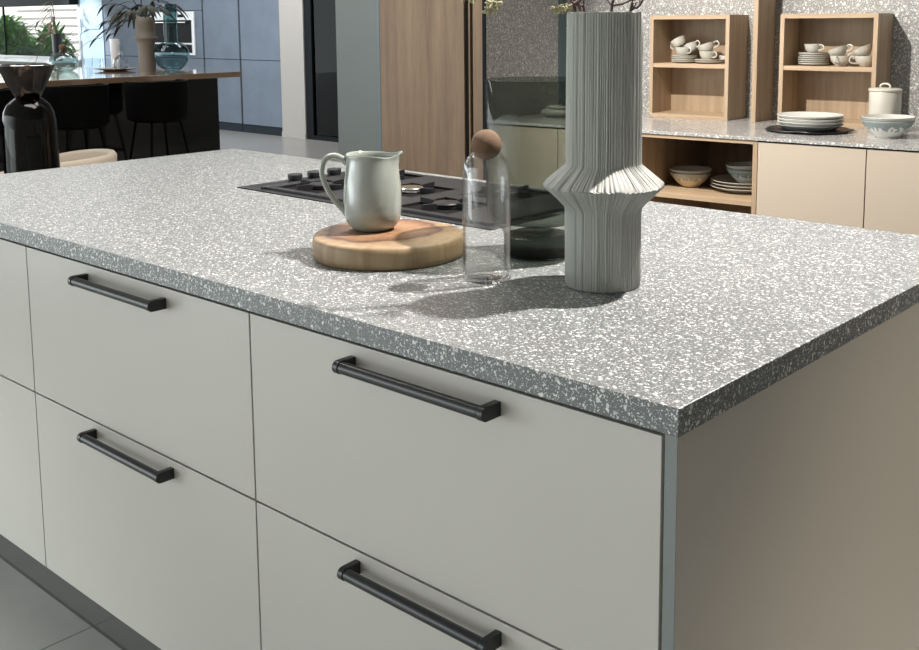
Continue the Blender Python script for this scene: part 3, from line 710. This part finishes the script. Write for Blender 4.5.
# ------------------------------------------------------------------ second island (wood top, black front)
t = MB().box(-9.6,-7.40,-1.5,4.685,-.042,.006).build('wooden_worktop', M_TOPW, bevel=.003)
tag(t, 'long wooden bar worktop on the black island at the far left', 'worktop')
o = MB().box(-9.45,-7.62,-1.4,4.580,FLOOR,-.0425).build('bar_cabinet', M_BLACKG, bevel=.002)
tag(o, 'glossy black island base under the wooden bar top', 'cabinet')
def stool(loc, rot, label):
    t = thing('bar_stool', label, 'stool', (loc[0],loc[1],FLOOR), rot, 'black stools at the wooden bar')
    sh = MB(); n = 28
    # curved shell: back wraps round
    outer = []; inner = []
    for k in range(n+1):
        a = pi*(-.15+1.3*k/n); outer.append((.25*cos(a), .23*sin(a))); inner.append((.225*cos(a), .205*sin(a)))
    pts = outer + inner[::-1]
    vs = [(x,y,.60) for x,y in pts]+[(x*1.04,y*1.04,.90 if i not in (0,n,n+1,2*n+1) else .80) for i,(x,y) in enumerate(pts)]
    m = len(pts); q = [(i,(i+1)%m,(i+1)%m+m,i+m) for i in range(m)]
    tops = [(i+m, i+1+m, m-2-i+m, m-1-i+m) for i in range(n)]
    sh.add(vs, q+tops+[(i, m-1-i, m-2-i, i+1) for i in range(n)])
    sh.build('backrest', M_STOOL, t, smooth=60)
    MB().lathe([(0,.57),(.20,.57),(.235,.59),(.235,.63),(.20,.655),(0,.65)], 36).build('seat', M_STOOL, t)
    for sx in (-1,1):
        for sy in (-1,1):
            MB().tube([(sx*.13,sy*.12,.575),(sx*.21,sy*.20,0)], .011, 8).build('leg', M_STOOL, t)
    f = MB(); c = [(-.175,-.165,.25),(.175,-.165,.25),(.175,.165,.25),(-.175,.165,.25)]
    for i in range(4): f.tube([c[i], c[(i+1)%4]], .008, 8)
    f.build('footrest', M_STOOL, t)
stool((-7.10,3.64), -pi/2, 'black bar stool below the teal bottle, nearest the end of the bar')
stool((-7.10,2.93), -pi/2, 'black bar stool second from the end of the wooden bar')
stool((-7.10,2.20), -pi/2, 'black bar stool behind the dark funnel-necked glass vase')

# things on the bar
def lathe_thing(name, parts, label, cat, loc, group=None):
    t = thing(name, label, cat, loc, 0, group)
    for pn_, pr, mat in parts: MB().lathe(pr, 48).build(pn_, mat, t, smooth=50)
    return t
ZT = .0063
lathe_thing('bottle_vase', [('body',[(0,0),(.06,0),(.085,.008),(.130,.050),(.155,.10),(.165,.150),(.155,.20),(.125,.240),(.075,.262),(.066,.268),(.064,.268),(.072,.258),(.12,.236),(.151,.20),(.16,.15),(.15,.10),(.125,.052),(.08,.014),(0,.010)],M_TEAL),
                       ('neck',[(.060,.269),(.062,.45),(.066,.615),(.063,.615),(.058,.45),(.056,.269)],M_TEALD)],
            'round teal glass bottle vase with a tall straight neck on the wooden bar', 'vase', (-8.16,4.45,ZT))
t = lathe_thing('planter_vase', [('pot',[(0,0),(.080,0),(.078,.10),(.076,.24),(.086,.275),(.108,.30),(.106,.312),(.088,.325),(.084,.38),(.090,.44),(.088,.47),(.076,.50),(.070,.50),(.078,.46),(.076,.38),(.07,.25),(.07,.03),(0,.03)],M_STONEV)],
            'taupe stoneware vase of drooping dark leaves between teal bottle and plate', 'vase', (-8.365,4.314,ZT))
def blade(mb, base, az, L_, up, droop, w, n=9, th=.0012):
    base = Vector(base); d = Vector((cos(az),sin(az),0)); s = Vector((-sin(az),cos(az),0)); vs = []; fs = []
    for k in range(n+1):
        u = k/n; q = base + d*(L_*u) + Vector((0,0,up*u - droop*u*u))
        ww = w*(sin(pi*min(.97,u*.9+.08))**.7)
        q2 = Vector((0,0,th))
        vs += [q-s*ww/2, q+s*ww/2, q+q2*1.5]
    for k in range(n):
        a, b = k*3, k*3+3
        fs += [(a,b,b+2,a+2),(a+2,b+2,b+1,a+1),(a,a+1,b+1,b)]
    mb.add(vs, fs)
mb = MB(); rl = random.Random(21)
stems = [(radians(a), l, u_, dr) for a, l, u_, dr in
         ((205,.34,.18,.30),(225,.42,.14,.30),(245,.30,.22,.30),(190,.28,.30,.25),(160,.25,.36,.20),(120,.20,.4,.2),(70,.25,.36,.2),(40,.26,.33,.22),(10,.22,.30,.18),(335,.24,.34,.2),(300,.26,.30,.22),(270,.26,.34,.25),(230,.18,.42,.12),(210,.50,.26,.34),(215,.36,.38,.22))]
for a, l, u_, dr in stems:
    P = []
    for k in range(9):
        u = k/8; P.append(Vector((cos(a)*l*u, sin(a)*l*u, .46+u_*u-dr*u*u)))
    mb.tube(P, [.006-.004*k/8 for k in range(9)], 6)
    for k in (4,6,8):
        for s_ in (-1,1):
            blade(mb, P[k], a+s_*rl.uniform(.15,.6), rl.uniform(.13,.22), rl.uniform(-.03,.06), rl.uniform(.06,.16), .034)
mb.build('foliage', M_LEAFD, t, smooth=50)
o = MB().lathe([(0,0),(.09,0),(.12,.006),(.185,.020),(.190,.024),(.183,.024),(.12,.012),(0,.010)], 56).build('flat_dish', M_STONEV, loc=(-8.545,4.085,ZT))
tag(o, 'flat taupe dish on the wooden bar carrying the crystal decanter', 'dish')
t = thing('decanter', 'small cut crystal decanter with stopper on the flat dish', 'decanter', (-8.525,4.135,ZT+.0122))
def facet(q, th):
    k = 1+.03*math.cos(12*th+ (q.z*80)); return Vector((q.x*k,q.y*k,q.z))
MB().lathe([(0,0),(.045,0),(.068,.025),(.075,.055),(.062,.095),(.035,.120),(.018,.135),(.018,.165),(.026,.172),(.020,.172),(.013,.165),(.013,.135),(.03,.116),(.056,.093),(.069,.055),(.062,.028),(.04,.006),(0,.006)], 48, deform=facet).build('body', M_CRYST, t, smooth=25)
MB().lathe([(0,.166),(.011,.166),(.012,.180),(.024,.196),(.018,.215),(.008,.235),(0,.245)], 24).build('stopper', M_CRYST, t, smooth=25)
o = MB().lathe([(0,0),(.036,0),(.038,.004),(.047,.285),(.044,.285),(.035,.01),(0,.01)], 40).build('slim_vase', M_WHITE, loc=(-9.26,4.49,ZT))
tag(o, 'slim pale cylinder vase on the wooden bar, left of the crystal decanter', 'vase')
for i, (gx, gy, lb) in enumerate(((-9.36,4.16,'leftmost, beside the corked bottle'),(-9.28,4.21,'second from the corked bottle'),(-9.21,4.26,'third from the corked bottle'),(-9.14,4.33,'nearest the slim vase'))):
    o = MB().lathe([(0,0),(.034,0),(.037,.003),(.043,.10),(.041,.10),(.034,.010),(0,.010)], 32).build('tumbler', M_CRYST, loc=(gx,gy,ZT))
    tag(o, 'clear tumbler on the wooden bar, '+lb, 'glass', 'tumblers on the wooden bar')
lathe_thing('corked_bottle', [('bottle',[(0,0),(.075,0),(.115,.02),(.138,.06),(.135,.10),(.11,.14),(.065,.165),(.030,.178),(.024,.20),(.020,.20),(.026,.174),(.06,.158),(.104,.134),(.127,.098),(.13,.06),(.108,.026),(.07,.008),(0,.008)],M_TEALP),
                              ('cork',[(0,.17),(.019,.17),(.023,.20),(.030,.21),(.034,.228),(.026,.246),(0,.25)],M_CORK)],
            'squat round blue-green bottle with cork on the wooden bar', 'bottle', (-8.90,3.76,ZT))

# ------------------------------------------------------------------ dining corner on the left
t = thing('side_table', 'small round wooden table behind the left end of the island, carrying the dark glass vase', 'table', (-3.454,.877,FLOOR))
MB().lathe([(0,.722),(.235,.722),(.245,.728),(.245,.744),(.240,.75),(0,.75)], 56).build('table_top', M_OAKX, t)
MB().lathe([(0,0),(.17,0),(.17,.012),(.03,.022),(.022,.04),(.022,.70),(.06,.7215),(0,.7215)], 40).build('pedestal', M_BLACK, t)
t = thing('funnel_vase', 'dark green glass vase with a wide brown funnel neck, left of the island', 'vase', (-3.454,.877,-.1697))
MB().lathe([(a*.92 if a>.05 else a, b_) for a,b_ in [(0,.0),(.10,.0),(.110,.006),(.1115,.03),(.110,.17),(.108,.235),(.101,.270),(.086,.298),(.062,.318),(.046,.326),(.043,.326),(.058,.313),(.082,.293),(.097,.266),(.104,.235),(.106,.17),(.1065,.03),(.10,.012),(0,.010)]], 64).build('body', M_DARKGL, t, smooth=60)
MB().lathe([(.040,.3265),(.048,.330),(.060,.352),(.080,.392),(.103,.448),(.108,.452),(.104,.4535),(.0985,.449),(.076,.394),(.056,.354),(.042,.332),(.036,.3285)], 64, closed=True).build('funnel', M_AMBGL, t, smooth=60)
t = thing('tub_chair', 'beige upholstered tub chair behind the dark funnel-necked vase', 'chair', (-4.02,1.20,FLOOR), radians(-48))
n = 36; out = []; 
vs = []; fs = []
for k in range(n+1):
    a = radians(-25 + 230*k/n)
    topz = .775 - .05*(abs(k/n-.5)*2)**3
    prof = [(.205,.43),(.225,.55),(.238,.70),(.240,topz-.014),(.250,topz),(.264,topz),(.274,topz-.014),(.270,.70),(.262,.52),(.240,.40)]
    for r_, z_ in prof: vs.append(((r_+.035)*cos(a)*1.04, (r_+.035)*sin(a), z_))
m = len(prof)
for k in range(n):
    for i in range(m): j=(i+1)%m; fs.append((k*m+i,k*m+j,(k+1)*m+j,(k+1)*m+i))
fs.append(tuple(range(m))); fs.append(tuple(range(n*m,n*m+m)))
MB().add(vs,fs).build('backrest', M_FABRIC, t, smooth=70)
MB().lathe([(0,.40),(.24,.40),(.258,.42),(.258,.455),(.24,.475),(0,.48)], 40).build('seat', M_TAN, t)
for a in (45,135,225,315):
    MB().tube([(.14*cos(radians(a)),.14*sin(radians(a)),.405),(.21*cos(radians(a)),.21*sin(radians(a)),0)], [.016,.010], 10).build('leg', M_BLACK, t)

# ------------------------------------------------------------------ far wall
FY = 6.85
def tall_unit(x0, x1, label, mat, gaps=(), oven=False):
    pos = Vector(((x0+x1)/2, FY+.3, FLOOR))
    t = thing('tall_unit', label, 'cabinet', pos, 0, 'far wall cupboards')
    def pt(mb, name, m_, par=None, **k):
        o = mb.build(name, m_, par or t, **k)
        if par is None: o.location = -pos
        return o
    pt(MB().box(x0+.001,x1-.001,FY+.022,FY+.60,FLOOR,HT), 'body', M_DARK)
    zs = [FLOOR+.10]+list(gaps)+[HT]
    for a, b in zip(zs[:-1], zs[1:]):
        pt(MB().box(x0+.016,x1-.016,FY,FY+.02,a+.004,b-.004), 'door', mat)
    pt(MB().box(x0+.002,x1-.002,FY-.002,FY+.0215,FLOOR,FLOOR+.095), 'plinth', M_BLUEPL)
    return t, pt
tall_unit(-10.450,-9.620,'tall blue-grey cupboard beside the white column, rightmost of the row', M_BLUECAB, (-.010,))
tall_unit(-11.243,-10.455,'tall blue-grey cupboard second from the white column', M_BLUECAB, (-.010,))
t, pt = tall_unit(-12.72,-11.248,'tall blue-grey cupboard with the built-in oven', M_BLUECAB, (-.010,.615))
tall_unit(-13.78,-12.725,'tall blue-grey cupboard left of the oven cupboard', M_BLUECAB, (-.010,))
tall_unit(-14.50,-13.785,'tall white cupboard with blue shade in its colour next to the window, catching the light', M_WHITE_SHADE)
t = thing('oven', 'built-in oven with white surround and black glass in the far cupboards', 'oven', (-11.95,FY-.02,.03))
def ov(mb, name, m_, par=None, **k): return mb.build(name, m_, par or t, **k)
ov(MB().box(-.53,.53,-.002,.018,0,.57), 'surround', M_OVENW, bevel=.003)
ov(MB().box(-.51,.43,-.008,-.0025,.485,.545), 'control_panel', M_OVENW)
ov(MB().box(.16,.30,-.0105,-.0085,.495,.535), 'display', M_OVENG)
ov(MB().box(-.49,.47,-.012,-.0025,.16,.46), 'oven_door', M_OVENG, bevel=.002)
ov(MB().box(-.49,.47,-.012,-.0025,.03,.14), 'lower_drawer', M_OVENG, bevel=.002)
ov(MB().tube([(-.42,-.04,.43),(.40,-.04,.43)], .010, 10).box(-.41,-.39,-.04,-.0125,.42,.44).box(.37,.39,-.04,-.0125,.42,.44), 'handle', M_STEEL)
struct('wall_column', MB().box(-9.615,-9.175,FY-.02,FY+.6,FLOOR,HT), M_WALL, smooth=0)
struct('baseboard_column', MB().box(-9.617,-9.173,FY-.03,FY-.0205,FLOOR,FLOOR+.06), M_WALL, smooth=0)
# dark glass door with a dim room behind
struct('door_1', MB().box(-9.165,-9.04,FY-.01,FY+.05,FLOOR,HT).box(-9.04,-7.6,FY-.01,FY+.05,FLOOR,FLOOR+.05).box(-7.7,-7.6,FY-.01,FY+.05,FLOOR,HT), M_FRAME, smooth=0)
struct('door_glass', MB().box(-9.04,-7.7,FY+.015,FY+.021,FLOOR+.05,HT), M_DOORGL, smooth=0)
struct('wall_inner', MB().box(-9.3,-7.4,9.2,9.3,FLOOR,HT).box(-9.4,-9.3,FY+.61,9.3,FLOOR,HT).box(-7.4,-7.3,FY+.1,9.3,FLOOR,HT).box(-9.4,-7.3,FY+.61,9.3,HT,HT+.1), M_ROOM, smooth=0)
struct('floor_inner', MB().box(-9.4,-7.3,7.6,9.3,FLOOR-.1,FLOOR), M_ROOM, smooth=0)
struct('wall_far', MB().box(-7.595,-3.0,FY,FY+.15,FLOOR,HT), M_WALL, smooth=0)
t = thing('console_table', 'dim narrow table behind the dark glass door', 'table', (-8.75,7.9,FLOOR))
MB().box(-.5,.6,-.2,.2,.80,.83).build('table_top', M_WHITE, t)
for sx, sy in ((-.45,-.17),(.55,-.17),(-.45,.17),(.55,.17)): MB().box(sx-.015,sx+.015,sy-.015,sy+.015,0,.80).build('leg', M_BLACK, t)
t = thing('potted_grass', 'pale spiky plant in a dark pot behind the dark glass door', 'plant', (-8.50,7.35,FLOOR))
MB().lathe([(0,0),(.10,0),(.14,.25),(.13,.25),(.12,.2),(0,.2)], 32).build('pot', M_BLACK, t)
mb = MB(); rq = random.Random(4)
for k in range(60): blade(mb, (rq.uniform(-.05,.05),rq.uniform(-.05,.05),.22), rq.uniform(0,2*pi), rq.uniform(.12,.30), rq.uniform(.5,.75), rq.uniform(.3,.6), .022)
mb.build('foliage', M_PALELEAF, t, smooth=50)

# window
struct('wall_window', MB().box(-22,-14.505,FY,FY+.15,FLOOR,-.095).box(-22,-14.505,FY,FY+.15,.9,HT), M_WALL, smooth=0)
w1 = struct('window_1', MB().box(-14.575,-14.505,FY+.02,FY+.10,-.094,.899).box(-22,-14.576,FY+.02,FY+.10,-.094,-.06), M_WHITE, smooth=0)
MB().box(-17.13,-17.10,FY+.03,FY+.054,-.06,.899).build('mullion', M_BLIND, w1, smooth=0)
MB().box(-22,-14.58,FY+.055,FY+.060,-.06,.899).build('pane', M_PANE, w1, smooth=0)
MB().box(-22,-14.51,FY-.45,FY-.001,-.125,-.095).build('window_sill', M_WHITE, w1, smooth=0)
tag(MB().box(-21.9,-14.50,FY-.14,FY-.001,.735,.90).build('roller_blind_box', M_BLIND, bevel=.004), 'dark blind box across the top of the window', 'blind')
# black vase with twigs on the sill
t = thing('twig_vase', 'slim black vase of bare twigs and long leaves on the window sill', 'vase', (-14.62,6.55,-.0948))
MB().lathe([(0,0),(.060,0),(.062,.01),(.075,.40),(.068,.40),(.055,.03),(0,.03)], 32).build('pot', M_BLACK, t)
mb = MB(); rq = random.Random(9)
for a, l, u_, dr in ((200,.45,.30,.42),(215,.35,.32,.10),(230,.50,.20,.60),(-60,.2,.45,.02),(-95,.15,.42,0),(180,.25,.45,.3),(300,.2,.5,0),(-75,.30,.42,.05)):
    P = [Vector((cos(radians(a))*l*u, sin(radians(a))*l*u*.5, .38+u_*u-dr*u*u)) for u in [k/7 for k in range(8)]]
    mb.tube(P, [.010-.006*k/7 for k in range(8)], 6)
    for k in (4,6,7): blade(mb, P[k], radians(a)+rq.uniform(-.7,.7), .2, rq.uniform(-.1,.12), .12, .03)
mb.build('twigs', plain('bark_brown',(.17,.13,.085),.8), t, smooth=50)

# outdoors
struct('ground', MB().box(-60,-8,7.55,60,FLOOR-.2,FLOOR-.1), M_GROUND, smooth=0)
t = thing('garden_building', 'pale building across the garden beyond the window', 'building', (-33,14.6,FLOOR-.1))
mb = MB().box(-14,7,0,1,0,4.2); mb.build('wall', M_FACADE, t, smooth=0)
mb = MB()
for k in range(9): mb.box(-.5,6.8,-.10,-.002,.25+k*.24,.25+k*.24+.17)
mb.build('slatted_cladding', M_FACADE, t, smooth=0)
MB().box(-6.2,-2.2,-.16,-.002,0,3.3).build('plaster_panel', M_FACADER, t, smooth=0)
def shrub(loc, rx, ry, h, n, size, mat, label, seed, group=None):
    r_ = random.Random(seed); t = thing('garden_shrub', label, 'shrub', loc, 0, group); mb = MB()
    for _ in range(n):
        while True:
            q = Vector((r_.uniform(-1,1),r_.uniform(-1,1),r_.uniform(-1,1)))
            if q.length < 1: break
        q = Vector((q.x*rx, q.y*ry, h*.5+q.z*h*.5))
        blade(mb, q, r_.uniform(0,2*pi), size*r_.uniform(.7,1.3), r_.uniform(.0,size), r_.uniform(0,size*.8), size*.24, 3)
    mb.build('foliage', mat, t, smooth=0)
    s = MB()
    for k in range(5):
        a = k*1.3; s.tube([(0,0,0),(cos(a)*rx*.4,sin(a)*ry*.4,h*.7)], [.03,.01], 6)
    s.build('stem', M_TWIG, t)
shrub((-21.1,8.75,FLOOR-.1), .72,.40,1.60, 2600, .26, M_LEAFB, 'tall bright green shrub at the left end of the window', 1, 'shrubs outside the window')
shrub((-19.25,8.75,FLOOR-.1), .46,.36,1.42, 1700, .24, M_LEAFB, 'bright green shrub in the middle of the window, left of the slim black vase', 2, 'shrubs outside the window')
shrub((-18.25,7.80,FLOOR-.1), .42,.24,1.08, 1000, .18, M_LEAFF, 'dark green fern-like shrub just outside the window, above the funnel vase', 3, 'shrubs outside the window')
shrub((-19.55,7.80,FLOOR-.1), .30,.24,.98, 700, .18, M_LEAFF, 'dark green low shrub at the left frame edge outside the window', 5, 'shrubs outside the window')
shrub((-17.15,7.85,FLOOR-.1), .24,.20,1.10, 500, .16, M_LEAFF, 'small dark shrub outside the window behind the corked bottle', 6, 'shrubs outside the window')

# ------------------------------------------------------------------ light
sun = bpy.data.lights.new('sun','SUN'); so = bpy.data.objects.new('sun', sun); COL.objects.link(so)
az, el = radians(-112), radians(36)          # daylight on the garden beyond the window
d = Vector((cos(az)*cos(el), sin(az)*cos(el), sin(el)))
so.rotation_euler = d.to_track_quat('Z','Y').to_euler(); so.location = d*6
sun.energy = 3.6; sun.angle = radians(1.0); sun.color = (1,.98,.94)
def spot(name, loc, target, watts, size, blend, col, rad=.03):
    l = bpy.data.lights.new(name,'SPOT'); o = bpy.data.objects.new(name, l); COL.objects.link(o)
    o.location = loc; o.rotation_euler = (Vector(loc)-Vector(target)).to_track_quat('Z','Y').to_euler()
    l.energy = watts; l.spot_size = radians(size); l.spot_blend = blend; l.color = col; l.shadow_soft_size = rad
    return o
spot('track_spot', W(-.05,-1.5,1.75), W(.45,.50,.10), 370, 60, .5, (1,.94,.86), .03)
spot('island_spot', (-.03,1.42,2.25), (-1.15,.38,0), 900, 92, 1.0, (1,.93,.885), .035)
spot('warm_side_fill', (2.1,1.1,1.15), (0,.95,-.85), 115, 48, 1.0, (1,.86,.70), .12)  # unseen warm lamp added to brighten the lower right of the end panel
spot('cupboard_sun_fill', (-16.6,1.6,2.2), (-14.20,6.85,.25), 2600, 13, .6, (.95,.98,1), .05)  # added lamp standing in for the sunlight patch on the white cupboard
def area(name, loc, target, watts, sx, sy, col):
    l = bpy.data.lights.new(name,'AREA'); l.shape = 'RECTANGLE'; l.size = sx; l.size_y = sy; l.energy = watts; l.color = col
    o = bpy.data.objects.new(name, l); COL.objects.link(o); o.location = loc
    o.rotation_euler = (Vector(loc)-Vector(target)).to_track_quat('Z','Y').to_euler(); return o
area('left_front_fill', (-4.6,-3.2,-.35), (-1.9,0,-.6), 20, 2.4, 1.0, (.93,1,.99))  # added cool fill for the left drawer fronts, no window stands here
spot('floor_bounce_fill', (-3.3,-2.6,2.2), (-2.35,-1.15,FLOOR), 480, 46, .6, (.93,1,1), .2)  # unseen lamp added so the floor bounces light onto the lower drawers
area('ceiling_fill', (-2.6,.9,2.25), (-2.3,.6,0), 62, 1.8, .8, (1,.93,.89))  # added soft light, no fitting modelled, evens out the island worktop
area('ceiling_fill', (-8.6,2.0,2.25), (-8.6,2.0,0), 110, 1.2, 4, (.95,.98,1))
area('ceiling_fill', (-9.5,5.4,2.25), (-9.8,6.2,0), 120, 4, .8, (.97,.98,1))
area('ceiling_fill', (-3.2,1.9,2.25), (-3.2,2.4,0), 35, 1.2, .6, (1,.95,.88))

w = bpy.data.worlds.new('world'); scene.world = w; w.use_nodes = True
nt = w.node_tree; L = nt.links.new; bg = nt.nodes['Background']
tc = N(nt,'ShaderNodeTexCoord')
dt = N(nt,'ShaderNodeVectorMath', operation='DOT_PRODUCT'); L(tc.outputs['Generated'], dt.inputs[0]); dt.inputs[1].default_value = Vector((-.90,-.42,.10)).normalized()
mr = N(nt,'ShaderNodeMapRange', interpolation_type='SMOOTHSTEP'); mr.inputs['From Min'].default_value = .25; mr.inputs['From Max'].default_value = 1.0; L(dt.outputs['Value'], mr.inputs['Value'])
cm = N(nt,'ShaderNodeMix', data_type='RGBA'); L(mr.outputs[0], cm.inputs[0]); cm.inputs[6].default_value = (.42,.395,.36,1); cm.inputs[7].default_value = (4.1,4.4,4.45,1)
L(cm.outputs[2], bg.inputs['Color']); bg.inputs['Strength'].default_value = 1.0

scene.view_settings.view_transform = 'Standard'; scene.view_settings.look = 'None'
scene.view_settings.gamma = 1; scene.view_settings.use_curve_mapping = False
scene.view_settings.exposure = 0.0
scene.cycles.use_denoising = True
try: scene.cycles.denoiser = 'OPENIMAGEDENOISE'
except Exception: pass
scene.cycles.max_bounces = 10; scene.cycles.transparent_max_bounces = 24
scene.cycles.sample_clamp_indirect = 6
scene.cycles.caustics_reflective = False; scene.cycles.caustics_refractive = False
